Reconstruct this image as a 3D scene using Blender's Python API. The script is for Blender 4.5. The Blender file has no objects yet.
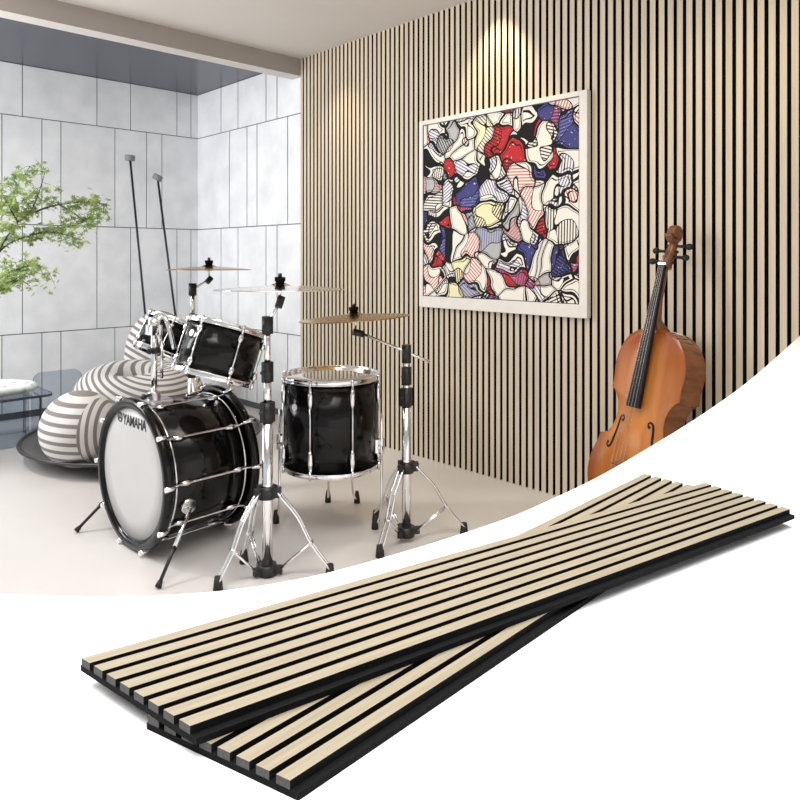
import bpy, bmesh, math, random
from mathutils import Vector, Matrix
R = random.Random(7)
PI = math.pi
# ------------------------------------------------------------------ camera, world, lights
S = bpy.context.scene
COL = S.collection
H = 1.17                      # eye height
TH = math.atan2(0.6947, 0.7193)
cT, sT = math.cos(TH), math.sin(TH)
F = 700.0
cam = bpy.data.objects.new('camera', bpy.data.cameras.new('camera'))
COL.objects.link(cam)
cam.location = (0, 0, H)
cam.rotation_euler = (PI/2, 0, -TH)
cam.data.sensor_width = 36
cam.data.lens = 36*F/800
cam.data.shift_y = -(400-257)/800
cam.data.clip_start = 0.02
S.camera = cam
S.view_settings.view_transform = 'Standard'
S.view_settings.look = 'None'
S.view_settings.gamma = 1
S.view_settings.use_curve_mapping = False
S.view_settings.exposure = 0.3
wd = bpy.data.worlds.new('daylight'); S.world = wd; wd.use_nodes = True
bg = wd.node_tree.nodes['Background']
bg.inputs[0].default_value = (0.93, 0.96, 1.0, 1); bg.inputs[1].default_value = 0.56

def area(name, loc, target, size, power, color=(1, 1, 1), size_y=None, spread=180):
    l = bpy.data.lights.new(name, 'AREA'); l.energy = power; l.color = color
    l.shape = 'RECTANGLE'; l.size = size; l.size_y = size_y or size; l.spread = math.radians(spread)
    o = bpy.data.objects.new(name, l); COL.objects.link(o); o.location = loc
    o.rotation_euler = (Vector(target)-Vector(loc)).to_track_quat('-Z', 'Y').to_euler()
    return o
def spot(name, loc, target, power, angle, blend, color, r=0.02):
    l = bpy.data.lights.new(name, 'SPOT'); l.energy = power; l.color = color
    l.spot_size = math.radians(angle); l.spot_blend = blend; l.shadow_soft_size = r
    o = bpy.data.objects.new(name, l); COL.objects.link(o); o.location = loc
    o.rotation_euler = (Vector(target)-Vector(loc)).to_track_quat('-Z', 'Y').to_euler()
    return o
area('bay_window_light', (-0.6, 4.75, 1.7), (2.6, 5.1, 1.3), 1.3, 56, (0.97, 0.985, 1.0), 1.5)
area('key_skylight', (0.2, 4.0, 2.42), (1.9, 2.4, 0.0), 0.34, 32, (1.0, 0.97, 0.93), 0.34)
area('ceiling_light', (1.0, 1.6, 2.5), (1.4, 1.9, 0), 1.2, 15, (1.0, 0.93, 0.84), 1.2)
area('counter_fill', (0.10, 0.50, 2.5), (0.16, 0.46, 0.9), 2.8, 47, (1, 1, 1), 2.2, 105)  # added overhead fill that whitens the countertop, not a fixture of the room
spot('wall_washer', (2.80, 2.28, 2.55), (2.83, 2.28, 0.9), 30, 84, 0.7, (1.0, 0.80, 0.52))
spot('wall_washer_front', (2.1, 0.95, 2.5), (2.85, 0.95, 0.8), 17, 110, 0.9, (1.0, 0.83, 0.58), 0.05)
spot('wall_washer_rear', (2.62, 3.55, 2.53), (2.85, 3.55, 0.9), 12, 90, 0.8, (1.0, 0.84, 0.62), 0.05)

# ------------------------------------------------------------------ picture geometry helpers
def C(X, Y, z): return Vector((cT*X+sT*Y, -sT*X+cT*Y, z))
def PX(px, py, Y): return C((px-400)/F*Y, Y, H-(py-257)/F*Y)
def FL(px, py, z=0.0):
    Y = (H-z)*F/(py-257); return C((px-400)/F*Y, Y, z)
def WL(px, py, v):
    k = (px-400)/F; Y = v/(cT*k+sT); return C(k*Y, Y, H-(py-257)/F*Y)
def BK(px, py, u):
    k = (px-400)/F; Y = u/(-sT*k+cT); return C(k*Y, Y, H-(py-257)/F*Y)

# ------------------------------------------------------------------ materials
def mat(name, col, rough=0.5, metal=0.0, **kw):
    m = bpy.data.materials.new(name); m.use_nodes = True
    b = m.node_tree.nodes['Principled BSDF']
    b.inputs['Base Color'].default_value = (*col, 1); b.inputs['Roughness'].default_value = rough
    b.inputs['Metallic'].default_value = metal
    for k, v in kw.items(): b.inputs[k].default_value = v
    return m
def N(m, t, **kw):
    n = m.node_tree.nodes.new(t)
    for k, v in kw.items(): setattr(n, k, v)
    return n
def L(m, a, b): m.node_tree.links.new(a, b)
def bsdf(m): return m.node_tree.nodes['Principled BSDF']
def ramp(m, src, stops, const=False):
    r = N(m, 'ShaderNodeValToRGB'); e = r.color_ramp.elements
    if const: r.color_ramp.interpolation = 'CONSTANT'
    while len(e) < len(stops): e.new(0.5)
    for i, (p, c) in enumerate(stops): e[i].position = p; e[i].color = (*c, 1)
    L(m, src, r.inputs[0]); return r.outputs[0]
def math_(m, op, a, b=None):
    n = N(m, 'ShaderNodeMath', operation=op)
    for i, x in enumerate((a, b)):
        if x is None: continue
        if isinstance(x, (int, float)): n.inputs[i].default_value = x
        else: L(m, x, n.inputs[i])
    return n.outputs[0]
def coords(m, scale=(1, 1, 1), kind='Object'):
    t = N(m, 'ShaderNodeTexCoord'); mp = N(m, 'ShaderNodeMapping'); mp.inputs['Scale'].default_value = scale
    L(m, t.outputs[kind], mp.inputs[0]); return mp.outputs[0]
def noise(m, vec, scale, detail=4, rough=0.55):
    n = N(m, 'ShaderNodeTexNoise'); n.inputs['Scale'].default_value = scale
    n.inputs['Detail'].default_value = detail; n.inputs['Roughness'].default_value = rough
    L(m, vec, n.inputs['Vector']); return n.outputs['Fac']
def speckle(name, a, b, scale, rough, stretch=(1, 1, 1), bump=0.0, detail=5, lo=0.35, hi=0.65, **kw):
    m = mat(name, a, rough, **kw); f = noise(m, coords(m, stretch), scale, detail)
    L(m, ramp(m, f, [(lo, a), (hi, b)]), bsdf(m).inputs['Base Color'])
    if bump:
        bp = N(m, 'ShaderNodeBump'); bp.inputs['Strength'].default_value = bump; bp.inputs['Distance'].default_value = 0.002
        L(m, f, bp.inputs['Height']); L(m, bp.outputs[0], bsdf(m).inputs['Normal'])
    return m
M = {}
M['oak_wall'] = speckle('pale_oak_wall', (0.51, 0.43, 0.315), (0.62, 0.535, 0.41), 1.0, 0.55, (45, 45, 1.3), 0.05, 6, 0.3, 0.7)
M['oak_panel'] = speckle('pale_oak_panel', (0.180, 0.149, 0.096), (0.235, 0.200, 0.138), 1.0, 0.6, (14, 420, 420), 0.05, 7, 0.3, 0.7)
M['felt'] = speckle('black_felt', (0.004, 0.0035, 0.0035), (0.008, 0.007, 0.007), 400, 1.0, **{'Specular IOR Level': 0.1})
M['mdf'] = speckle('dark_fibreboard', (0.032, 0.031, 0.030), (0.060, 0.058, 0.056), 900, 0.85)
M['mdf_black'] = speckle('black_fibreboard', (0.0035, 0.0035, 0.004), (0.006, 0.006, 0.0065), 600, 0.85, **{'Specular IOR Level': 0.1})
M['floor'] = speckle('polished_pale_floor', (0.585, 0.562, 0.545), (0.615, 0.592, 0.575), 2.5, 0.32)
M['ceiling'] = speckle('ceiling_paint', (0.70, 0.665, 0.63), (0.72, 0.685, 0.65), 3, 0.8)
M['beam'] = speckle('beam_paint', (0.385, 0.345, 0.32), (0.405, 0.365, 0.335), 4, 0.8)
M['bay_ceiling'] = speckle('slate_ceiling', (0.042, 0.048, 0.068), (0.050, 0.057, 0.078), 2, 0.25)
M['concrete'] = speckle('pale_concrete', (0.72, 0.735, 0.76), (0.83, 0.84, 0.86), 5, 0.75, (1, 1, 1), 0.04, 8)
M['joint'] = mat('dark_joint', (0.10, 0.10, 0.11), 0.9)  # dark backing that shows between the tiles
M['counter'] = mat('white_laminate', (0.93, 0.93, 0.93), 0.6)
M['chrome'] = mat('chrome', (0.86, 0.86, 0.87), 0.09, 1.0)
M['steel'] = mat('satin_steel', (0.62, 0.62, 0.63), 0.28, 1.0)
M['black'] = mat('black_plastic', (0.010, 0.010, 0.011), 0.42)
M['rubber'] = mat('black_rubber', (0.012, 0.012, 0.012), 0.7)
M['lacquer'] = mat('black_piano_lacquer', (0.004, 0.0035, 0.0035), 0.14, 0.0, **{'Specular IOR Level': 0.28})
M['shell_in'] = mat('birch_shell_inside', (0.30, 0.13, 0.09), 0.5)
M['head_white'] = speckle('white_drum_head', (0.54, 0.537, 0.533), (0.56, 0.557, 0.553), 6, 0.42)
M['head_clear'] = mat('clear_drum_head', (0.55, 0.52, 0.48), 0.05, 0.55)
M['head_under'] = mat('drum_head_red_reflection', (0.45, 0.28, 0.24), 0.12, 0.2)  # reddish reflection painted into the bottom head colour
M['ink'] = mat('black_print', (0.01, 0.01, 0.01), 0.5)
M['badge'] = mat('white_badge', (0.75, 0.75, 0.73), 0.3)
def cymbal_mat(name, a, b, rough):
    m = mat(name, a, rough, 1.0)
    t = N(m, 'ShaderNodeTexCoord'); s = N(m, 'ShaderNodeSeparateXYZ'); L(m, t.outputs['Object'], s.inputs[0])
    r = math_(m, 'SQRT', math_(m, 'ADD', math_(m, 'POWER', s.outputs[0], 2), math_(m, 'POWER', s.outputs[1], 2)))
    f = math_(m, 'ADD', math_(m, 'MULTIPLY', math_(m, 'SINE', math_(m, 'MULTIPLY', r, 420)), 0.5), 0.5)
    L(m, ramp(m, f, [(0, a), (1, tuple(x*0.7+y*0.3 for x, y in zip(a, b)))]), bsdf(m).inputs['Base Color'])
    return m
M['brass'] = cymbal_mat('gold_bronze', (0.36, 0.205, 0.04), (0.54, 0.34, 0.09), 0.22)
M['bronze_reflect'] = cymbal_mat('bronze_bright_reflection', (0.74, 0.72, 0.66), (0.86, 0.85, 0.80), 0.12)  # bright reflection on the front cymbal painted in as paler bronze
M['frame'] = speckle('white_painted_frame', (0.68, 0.65, 0.60), (0.71, 0.68, 0.63), 20, 0.5)
M['spruce'] = speckle('amber_varnish', (0.36, 0.115, 0.022), (0.50, 0.185, 0.042), 1.0, 0.20, (16, 2.0, 16), 0, 5, **{'Coat Weight': 0.35, 'Coat Roughness': 0.12})
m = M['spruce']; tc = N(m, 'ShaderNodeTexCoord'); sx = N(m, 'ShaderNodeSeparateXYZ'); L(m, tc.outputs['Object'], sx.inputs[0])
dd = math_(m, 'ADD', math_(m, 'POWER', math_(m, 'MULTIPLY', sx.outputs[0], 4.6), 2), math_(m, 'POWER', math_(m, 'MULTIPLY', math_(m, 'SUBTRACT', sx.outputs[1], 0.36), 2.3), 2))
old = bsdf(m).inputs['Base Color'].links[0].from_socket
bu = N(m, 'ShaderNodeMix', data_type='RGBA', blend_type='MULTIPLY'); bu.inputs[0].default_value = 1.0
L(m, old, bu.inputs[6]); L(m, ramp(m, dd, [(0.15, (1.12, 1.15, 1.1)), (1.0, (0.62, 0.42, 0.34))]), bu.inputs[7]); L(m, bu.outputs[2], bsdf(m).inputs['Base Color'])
M['ribs'] = speckle('brown_varnish', (0.20, 0.062, 0.018), (0.30, 0.10, 0.03), 1.0, 0.22, (8, 40, 8), 0, 4, **{'Coat Weight': 0.35, 'Coat Roughness': 0.12})
M['maple'] = speckle('dark_maple', (0.13, 0.045, 0.016), (0.22, 0.085, 0.03), 18, 0.3)
M['ebony'] = mat('ebony', (0.007, 0.006, 0.006), 0.45, 0.0, **{'Specular IOR Level': 0.25})
M['string'] = mat('steel_string', (0.50, 0.48, 0.44), 0.25, 1.0)
M['tray'] = speckle('dark_woven_mesh', (0.035, 0.032, 0.034), (0.11, 0.10, 0.105), 180, 0.6, (1, 1, 1), 0.2, 2)
M['tray_rim'] = mat('dark_bronze_rim', (0.06, 0.055, 0.055), 0.35, 0.6)
M['acrylic'] = mat('smoked_acrylic', (0.62, 0.67, 0.72), 0.04, 0.0, **{'Transmission Weight': 1.0, 'IOR': 1.12})
M['acrylic_edge'] = mat('acrylic_edge', (0.05, 0.06, 0.075), 0.2)
M['lamp_head'] = mat('grey_lamp_metal', (0.20, 0.20, 0.20), 0.5)
M['lamp_pole'] = mat('black_lamp_metal', (0.012, 0.012, 0.012), 0.45)
M['bark'] = speckle('dark_bark', (0.05, 0.04, 0.035), (0.10, 0.085, 0.07), 40, 0.9)
M['pot'] = speckle('grey_planter', (0.25, 0.25, 0.25), (0.32, 0.32, 0.32), 12, 0.8)
M['soil'] = speckle('soil', (0.02, 0.014, 0.01), (0.05, 0.035, 0.025), 60, 1.0)
m = mat('maple_leaf', (0.25, 0.36, 0.10), 0.5, 0.0)
f = noise(m, coords(m), 9.0, 2)
L(m, ramp(m, f, [(0.30, (0.10, 0.17, 0.045)), (0.5, (0.20, 0.28, 0.08)), (0.68, (0.42, 0.50, 0.20))]), bsdf(m).inputs['Base Color'])
tr = N(m, 'ShaderNodeBsdfTranslucent'); tr.inputs[0].default_value = (0.45, 0.58, 0.18, 1)
mx = N(m, 'ShaderNodeMixShader'); mx.inputs[0].default_value = 0.35
L(m, bsdf(m).outputs[0], mx.inputs[1]); L(m, tr.outputs[0], mx.inputs[2])
L(m, mx.outputs[0], m.node_tree.nodes['Material Output'].inputs[0]); M['leaf'] = m
m = mat('patterned_cloth', (0.8, 0.8, 0.8), 0.9)
f = noise(m, coords(m), 22, 3)
L(m, ramp(m, f, [(0.40, (0.82, 0.84, 0.85)), (0.55, (0.74, 0.78, 0.76)), (0.66, (0.42, 0.50, 0.44))]), bsdf(m).inputs['Base Color']); M['cloth'] = m
WHITE, GREY = (0.66, 0.645, 0.635), (0.215, 0.195, 0.185)
def stripes(name, fn, freq):
    m = mat(name, WHITE, 0.9)
    t = N(m, 'ShaderNodeTexCoord'); s = N(m, 'ShaderNodeSeparateXYZ'); L(m, t.outputs['Object'], s.inputs[0])
    d = fn(m, s.outputs[0], s.outputs[1], s.outputs[2])
    w = math_(m, 'ADD', math_(m, 'MULTIPLY', math_(m, 'SINE', math_(m, 'MULTIPLY', d, freq)), 0.5), 0.5)
    L(m, ramp(m, w, [(0.57, WHITE), (0.66, GREY)]), bsdf(m).inputs['Base Color']); return m
def fn_ball(m, x, y, z):
    side = math_(m, 'GREATER_THAN', math_(m, 'SUBTRACT', x, math_(m, 'MULTIPLY', y, 0.25)), 0.115)
    a = math_(m, 'ADD', z, math_(m, 'MULTIPLY', x, 0.10))
    n = N(m, 'ShaderNodeMix'); L(m, side, n.inputs[0]); L(m, a, n.inputs[2]); L(m, math_(m, 'MULTIPLY', x, 1.4), n.inputs[3]); return n.outputs[0]
def fn_ring(m, x, y, z):
    r = math_(m, 'SQRT', math_(m, 'ADD', math_(m, 'POWER', math_(m, 'SUBTRACT', x, 0.16), 2), math_(m, 'POWER', math_(m, 'MULTIPLY', y, 0.8), 2)))
    return math_(m, 'SUBTRACT', r, math_(m, 'MULTIPLY', z, 0.75))
def fn_diag(m, x, y, z): return math_(m, 'ADD', z, math_(m, 'MULTIPLY', x, 0.5))
M['stripe_ball'] = stripes('striped_cotton', fn_ball, 2*PI/0.047)
M['stripe_ring'] = stripes('striped_cotton_rings', fn_ring, 2*PI/0.046)
M['stripe_back'] = stripes('striped_cotton_slant', fn_diag, 2*PI/0.055)

# ------------------------------------------------------------------ mesh helpers
class MB:
    def __init__(s): s.v = []; s.f = []; s.m = []; s.sm = []
    def add(s, vs, fs, mi=0, smooth=False, T=None):
        o = len(s.v); s.v += [(T @ Vector(p)) if T else Vector(p) for p in vs]
        for f in fs: s.f.append([i+o for i in f]); s.m.append(mi); s.sm.append(smooth)
        return s
    def box(s, a, b, mi=0, T=None, faces=None):
        x0, y0, z0 = a; x1, y1, z1 = b
        vs = [(x0,y0,z0),(x1,y0,z0),(x1,y1,z0),(x0,y1,z0),(x0,y0,z1),(x1,y0,z1),(x1,y1,z1),(x0,y1,z1)]
        fs = [(3,2,1,0),(4,5,6,7),(0,1,5,4),(1,2,6,5),(2,3,7,6),(3,0,4,7)]
        for i, f in enumerate(fs): s.add([vs[k] for k in f], [(0,1,2,3)], faces[i] if faces else mi, False, T)
        return s
    def hexa(s, bot, top, mi=0, faces=None):
        vs = list(bot)+list(top); fs = [(3,2,1,0),(4,5,6,7),(0,1,5,4),(1,2,6,5),(2,3,7,6),(3,0,4,7)]
        for i, f in enumerate(fs): s.add([vs[k] for k in f], [(0,1,2,3)], faces[i] if faces else mi)
        return s
    def tube(s, pts, r, seg=12, mi=0, caps=True):
        pts = [Vector(p) for p in pts]; n = len(pts); rs = r if isinstance(r, (list, tuple)) else [r]*n
        vs = []; prev = None
        for i, p in enumerate(pts):
            t = (pts[min(i+1, n-1)]-pts[max(i-1, 0)]).normalized()
            if prev is None: a = t.orthogonal().normalized()
            else:
                a = prev-t*prev.dot(t); a = a.normalized() if a.length > 1e-6 else t.orthogonal().normalized()
            prev = a; b = t.cross(a)
            vs += [p+(a*math.cos(2*PI*k/seg)+b*math.sin(2*PI*k/seg))*rs[i] for k in range(seg)]
        fs = [(i*seg+k, i*seg+(k+1)%seg, (i+1)*seg+(k+1)%seg, (i+1)*seg+k) for i in range(n-1) for k in range(seg)]
        s.add(vs, fs, mi, True)
        if caps:
            s.add(vs[:seg], [tuple(reversed(range(seg)))], mi); s.add(vs[-seg:], [tuple(range(seg))], mi)
        return s
    def lathe(s, prof, seg=48, mi=0, T=None, closed=False, smooth=True):
        n = len(prof); vs = []
        for r, z in prof: vs += [(r*math.cos(2*PI*k/seg), r*math.sin(2*PI*k/seg), z) for k in range(seg)]
        rng = range(n if closed else n-1)
        fs = [(i*seg+k, i*seg+(k+1)%seg, ((i+1)%n)*seg+(k+1)%seg, ((i+1)%n)*seg+k) for i in rng for k in range(seg)]
        return s.add(vs, fs, mi, smooth, T)
    def ball(s, c, rad, seg=14, rings=8, mi=0, T=None):
        rx, ry, rz = rad if isinstance(rad, (list, tuple)) else (rad,)*3
        vs = []
        for i in range(rings+1):
            a = PI*i/rings-PI/2
            vs += [(c[0]+rx*math.cos(a)*math.cos(2*PI*k/seg), c[1]+ry*math.cos(a)*math.sin(2*PI*k/seg), c[2]+rz*math.sin(a)) for k in range(seg)]
        fs = [(i*seg+k, i*seg+(k+1)%seg, (i+1)*seg+(k+1)%seg, (i+1)*seg+k) for i in range(rings) for k in range(seg)]
        return s.add(vs, fs, mi, True, T)
    def prism(s, poly, z0, z1, mi=0, T=None):
        n = len(poly)
        vs = [(p[0], p[1], z0) for p in poly]+[(p[0], p[1], z1) for p in poly]
        s.add(vs, [tuple(reversed(range(n))), tuple(range(n, 2*n))], mi, False, T)
        return s.add(vs, [(i, (i+1) % n, n+(i+1) % n, n+i) for i in range(n)], mi, False, T)
    def build(s, name, mats, parent=None, bevel=0, weld=True):
        me = bpy.data.meshes.new(name); me.from_pydata([tuple(p) for p in s.v], [], s.f)
        for mm in (mats if isinstance(mats, (list, tuple)) else [mats]): me.materials.append(mm)
        for p, mi, sm in zip(me.polygons, s.m, s.sm): p.material_index = mi; p.use_smooth = sm
        bm = bmesh.new(); bm.from_mesh(me)
        if weld: bmesh.ops.remove_doubles(bm, verts=bm.verts, dist=1e-5)
        bmesh.ops.recalc_face_normals(bm, faces=bm.faces)
        bm.to_mesh(me); bm.free()
        o = bpy.data.objects.new(name, me); COL.objects.link(o)
        if parent: o.parent = parent
        if bevel:
            b = o.modifiers.new('bevel', 'BEVEL'); b.width = bevel; b.segments = 2; b.limit_method = 'ANGLE'
        return o
def tag(o, label, cat, group=None):
    o['label'] = label; o['category'] = cat
    if group: o['group'] = group
    return o
def thing(name, label, cat, loc=(0, 0, 0), group=None, mtx=None):
    o = bpy.data.objects.new(name, None); COL.objects.link(o); o.empty_display_size = 0.05
    if mtx is not None: o.matrix_world = mtx
    else: o.location = loc
    return tag(o, label, cat, group)
def structure(o): o['kind'] = 'structure'; return o
def catmull(pts, n=8, closed=False):
    out = []; m_ = len(pts)
    for i in range(m_ if closed else m_-1):
        g = (lambda k: pts[k % m_]) if closed else (lambda k: pts[min(max(k, 0), m_-1)])
        p0, p1, p2, p3 = [Vector(g(i+k)) for k in (-1, 0, 1, 2)]
        for j in range(n):
            t = j/n
            out.append(0.5*((2*p1)+(p2-p0)*t+(2*p0-5*p1+4*p2-p3)*t*t+(3*p1-p0-3*p2+p3)*t**3))
    if not closed: out.append(Vector(pts[-1]))
    return out
def frame_mtx(o, x, y, z):
    return Matrix(((x[0], y[0], z[0], o[0]), (x[1], y[1], z[1], o[1]), (x[2], y[2], z[2], o[2]), (0, 0, 0, 1)))
def ring(mb, r, z, w, h, mi=0, seg=64, T=None):      # flat-sided hoop with a small bevel
    e = min(w, h)*0.25
    mb.lathe([(r, z+e), (r+e, z), (r+w-e, z), (r+w, z+e), (r+w, z+h-e), (r+w-e, z+h), (r+e, z+h), (r, z+h-e)], seg, mi, T, True)

# ------------------------------------------------------------------ room
ZC = 2.569; WV = 2.928; UB = 5.57; U0 = 4.045; U1 = 4.165
structure(MB().box((-3.6, -2.0, -0.08), (3.2, 5.8, 0)).build('floor', M['floor']))
structure(MB().box((-3.6, -2.0, ZC), (3.2, U0, ZC+0.08)).build('ceiling', M['ceiling']))
structure(MB().box((-3.6, U1, ZC), (3.2, 5.8, ZC+0.08)).build('ceiling_bay', M['bay_ceiling']))
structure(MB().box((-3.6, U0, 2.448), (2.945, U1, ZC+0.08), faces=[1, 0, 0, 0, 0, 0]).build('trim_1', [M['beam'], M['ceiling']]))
# slatted wall
w = MB().box((WV+0.017, -2.0, 0), (WV+0.10, U0+0.005, ZC), 1)
u = U0-0.028
while u > -1.95:
    w.box((WV, u, 0), (WV+0.018, u+0.0252, ZC), 0, faces=[1, 1, 1, 1, 1, 0]); u -= 0.0405
structure(w.build('wall_right', [M['oak_wall'], M['felt']]))
# tiled bay walls
zr = [0.045, 0.61, 1.407, 2.193, ZC]
G = 0.0035
def uv_rows(pxs, conv): return [conv(p) for p in pxs]
A_ = [22.5, 97, 130.6, 177, 191]; B_ = [2, 42, 61, 115, 146.5, 162]
Ar = [221, 238, 266, 277]; Br = [229.5, 247, 257, 287.6]
w = MB().box((-3.6, UB+0.006, 0), (WV+0.03, UB+0.12, ZC), 1)
for k in range(4):
    js = [BK(p, 257, UB).x for p in (B_ if k % 2 == 0 else A_)]
    js = [-2.6, -1.9, -1.2, -0.7, 0.0, 0.55]+[j for j in js if j > 0.6]
    js = [-3.6]+js+[WV+0.02]
    for a, b in zip(js, js[1:]):
        w.box((a+G, UB, zr[k]+G), (b-G*(1 if b < WV else 0), UB+0.02, zr[k+1]-G), 0)
structure(w.build('wall_back', [M['concrete'], M['joint']]))
w = MB().box((WV+0.026, U0, 0), (WV+0.12, UB+0.12, ZC), 1)
for k in range(4):
    js = [WL(p, 257, WV+0.02).y for p in (Br if k % 2 == 0 else Ar)]
    js = [U0+0.006]+sorted(js)+[UB]
    for a, b in zip(js, js[1:]):
        w.box((WV+0.02, a+G*1.6, zr[k]+G), (WV+0.04, b-G*(1.6 if b < UB else 0), zr[k+1]-G), 0)
structure(w.build('wall_bay', [M['concrete'], M['joint']]))
structure(MB().box((-3.6, UB-0.004, 0), (WV+0.02, UB+0.004, 0.045)).build('baseboard_back', M['joint']))

# ------------------------------------------------------------------ white counter with concave rear edge
HC = H-0.26
edge = [(-70, 588), (0, 594), (100, 596.5), (200, 593), (300, 579), (400, 553), (500, 521), (550, 500), (600, 476), (650, 447), (700, 416), (750, 380), (803, 333)]
pts = catmull([Vector((*p, 0)) for p in edge], 10)
poly = [FL(p.x, p.y, HC) for p in pts]+[FL(p[0], p[1], HC) for p in ((860, 390), (1180, 850), (-380, 850))]
t = thing('display_counter', 'white counter with a long concave rear edge, slatted panels lying on it', 'counter', C(0.1, 0.6, 0))
o0 = t.location
loc = [(p.x-o0.x, p.y-o0.y) for p in poly]
MB().prism(loc, HC-0.03, HC).build('countertop', M['counter'], t)
cxy = (sum(p[0] for p in loc)/len(loc), sum(p[1] for p in loc)/len(loc))
ins = [(cxy[0]+(p[0]-cxy[0])*0.93, cxy[1]+(p[1]-cxy[1])*0.93) for p in loc]
MB().prism(ins, 0, HC-0.03).build('counter_base', M['counter'], t)

# ------------------------------------------------------------------ slatted panels on the counter
TS, TB, NS, FR = 0.0045, 0.0036, 8, 0.66
def slat_panel(crn, z0, label):
    A, B, Cn, D = [FL(p[0], p[1], z0+TS+TB) for p in crn]
    x = (B-A).normalized(); y = Vector((0, 0, 1)).cross(x)
    org = Vector((D.x, D.y, z0))
    T = frame_mtx(org, x, y, Vector((0, 0, 1))); Ti = T.inverted()
    t = thing('slat_panel', label, 'wall panel', group='sample slat panels on the counter', mtx=T)
    a, b, c, d = [Ti @ q for q in (A, B, Cn, D)]
    def at(s, e):      # s: 0 far side .. 1 near side
        q = (a.lerp(d, s)) if e == 0 else (b.lerp(c, s)); return Vector((q.x, q.y, 0))
    def slab(s0, s1, za, zb, ext=0.0):
        q = [at(s1, 0), at(s1, 1), at(s0, 1), at(s0, 0)]
        dx = Vector((ext, 0, 0)); q = [q[0]-dx, q[1]+dx, q[2]+dx, q[3]-dx]
        return [p+Vector((0, 0, za)) for p in q], [p+Vector((0, 0, zb)) for p in q]
    bo, to = slab(-0.01, 1.05, 0, TB, 0.0)
    MB().hexa(bo, to).build('backing_board', M['mdf_black'], t)
    pitch = 1/(NS-1+FR)
    for k in range(NS):
        bo, to = slab(k*pitch, (k+FR)*pitch, TB, TB+TS)
        MB().hexa(bo, to, faces=[1, 0, 1, 2, 1, 2]).build('slat', [M['oak_panel'], M['mdf_black'], M['mdf']], t)
slat_panel([(148, 715), (644.5, 473.5), (729, 494.5), (290, 780.5)], HC, 'pale oak slatted wall panel lying underneath, nearest the front edge')
slat_panel([(81.5, 658), (704.8, 482.5), (790, 509), (190, 726)], HC+TS+TB, 'pale oak slatted wall panel lying crosswise on top of another panel')

# ------------------------------------------------------------------ picture on the slatted wall
VF = WV-0.034
def onwall(px, py): p = WL(px, py, VF); return p
tl, tr_, br, bl = onwall(419, 121), onwall(587, 90.5), onwall(587, 318), onwall(419, 306.8)
yl, yr = (tl.y+bl.y)/2, (tr_.y+br.y)/2; zt, zb = (tl.z+tr_.z)/2, (bl.z+br.z)/2
il, ir = onwall(422.5, 200).y, onwall(579, 200).y; it_, ib = (onwall(422.5, 126).z+onwall(579, 95).z)/2, (onwall(422.5, 296).z+onwall(579, 304.5).z)/2
t = thing('framed_painting', 'large abstract red, blue and cream painting in a white frame on the slatted wall', 'painting', (WV, (yl+yr)/2, zb))
o0 = t.location
def pbox(mb, y0, y1, z0, z1, v0, v1): mb.box((v0-o0.x, y0-o0.y, z0-o0.z), (v1-o0.x, y1-o0.y, z1-o0.z))
fr = MB()
pbox(fr, il, yl, zb, zt, VF, WV); pbox(fr, yr, ir, zb, zt, VF, WV)
pbox(fr, ir, il, it_, zt, VF, WV); pbox(fr, ir, il, zb, ib, VF, WV)
fr.build('frame', M['frame'], t, 0.002)
m = mat('abstract_painting', (0.8, 0.78, 0.7), 0.7, 0.0, **{'Specular IOR Level': 0.12})
tc = N(m, 'ShaderNodeTexCoord'); vec = tc.outputs['Object']
nz = N(m, 'ShaderNodeTexNoise'); nz.inputs['Scale'].default_value = 5.5; nz.inputs['Detail'].default_value = 1.0
L(m, vec, nz.inputs['Vector'])
vs = N(m, 'ShaderNodeVectorMath', operation='SUBTRACT'); L(m, nz.outputs['Color'], vs.inputs[0]); vs.inputs[1].default_value = (0.5, 0.5, 0.5)
vm = N(m, 'ShaderNodeVectorMath', operation='SCALE'); L(m, vs.outputs[0], vm.inputs[0]); vm.inputs['Scale'].default_value = 0.26
va = N(m, 'ShaderNodeVectorMath', operation='ADD'); L(m, vec, va.inputs[0]); L(m, vm.outputs[0], va.inputs[1])
def voro(feat, scale):
    mp = N(m, 'ShaderNodeMapping'); mp.inputs['Scale'].default_value = (0, 1, 1); L(m, va.outputs[0], mp.inputs[0])
    v_ = N(m, 'ShaderNodeTexVoronoi'); v_.feature = feat; v_.inputs['Scale'].default_value = scale; L(m, mp.outputs[0], v_.inputs['Vector']); return v_
SC = 8.0
vE = voro('DISTANCE_TO_EDGE', SC); vC = voro('F1', SC)
sep = N(m, 'ShaderNodeSeparateColor'); L(m, vC.outputs['Color'], sep.inputs[0])
CR = (0.76, 0.73, 0.65)
base = ramp(m, sep.outputs[0], [(0.0, CR), (0.58, (0.46, 0.03, 0.035)), (0.69, (0.06, 0.06, 0.20)), (0.78, (0.42, 0.42, 0.42)), (0.86, (0.76, 0.72, 0.46)), (0.92, CR)], True)
hatchc = ramp(m, sep.outputs[1], [(0.0, (0.62, 0.12, 0.12)), (0.4, (0.16, 0.17, 0.38)), (0.7, (0.02, 0.02, 0.02))], True)
sx = N(m, 'ShaderNodeSeparateXYZ'); L(m, vec, sx.inputs[0])
ang = math_(m, 'MULTIPLY', sep.outputs[2], 6.28)
hp = math_(m, 'ADD', math_(m, 'MULTIPLY', sx.outputs[1], math_(m, 'COSINE', ang)), math_(m, 'MULTIPLY', sx.outputs[2], math_(m, 'SINE', ang)))
hl = math_(m, 'GREATER_THAN', math_(m, 'SINE', math_(m, 'MULTIPLY', hp, 400)), 0.35)
n2 = noise(m, vec, 9.0, 0)
hm = math_(m, 'MULTIPLY', hl, math_(m, 'GREATER_THAN', n2, 0.53))
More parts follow.
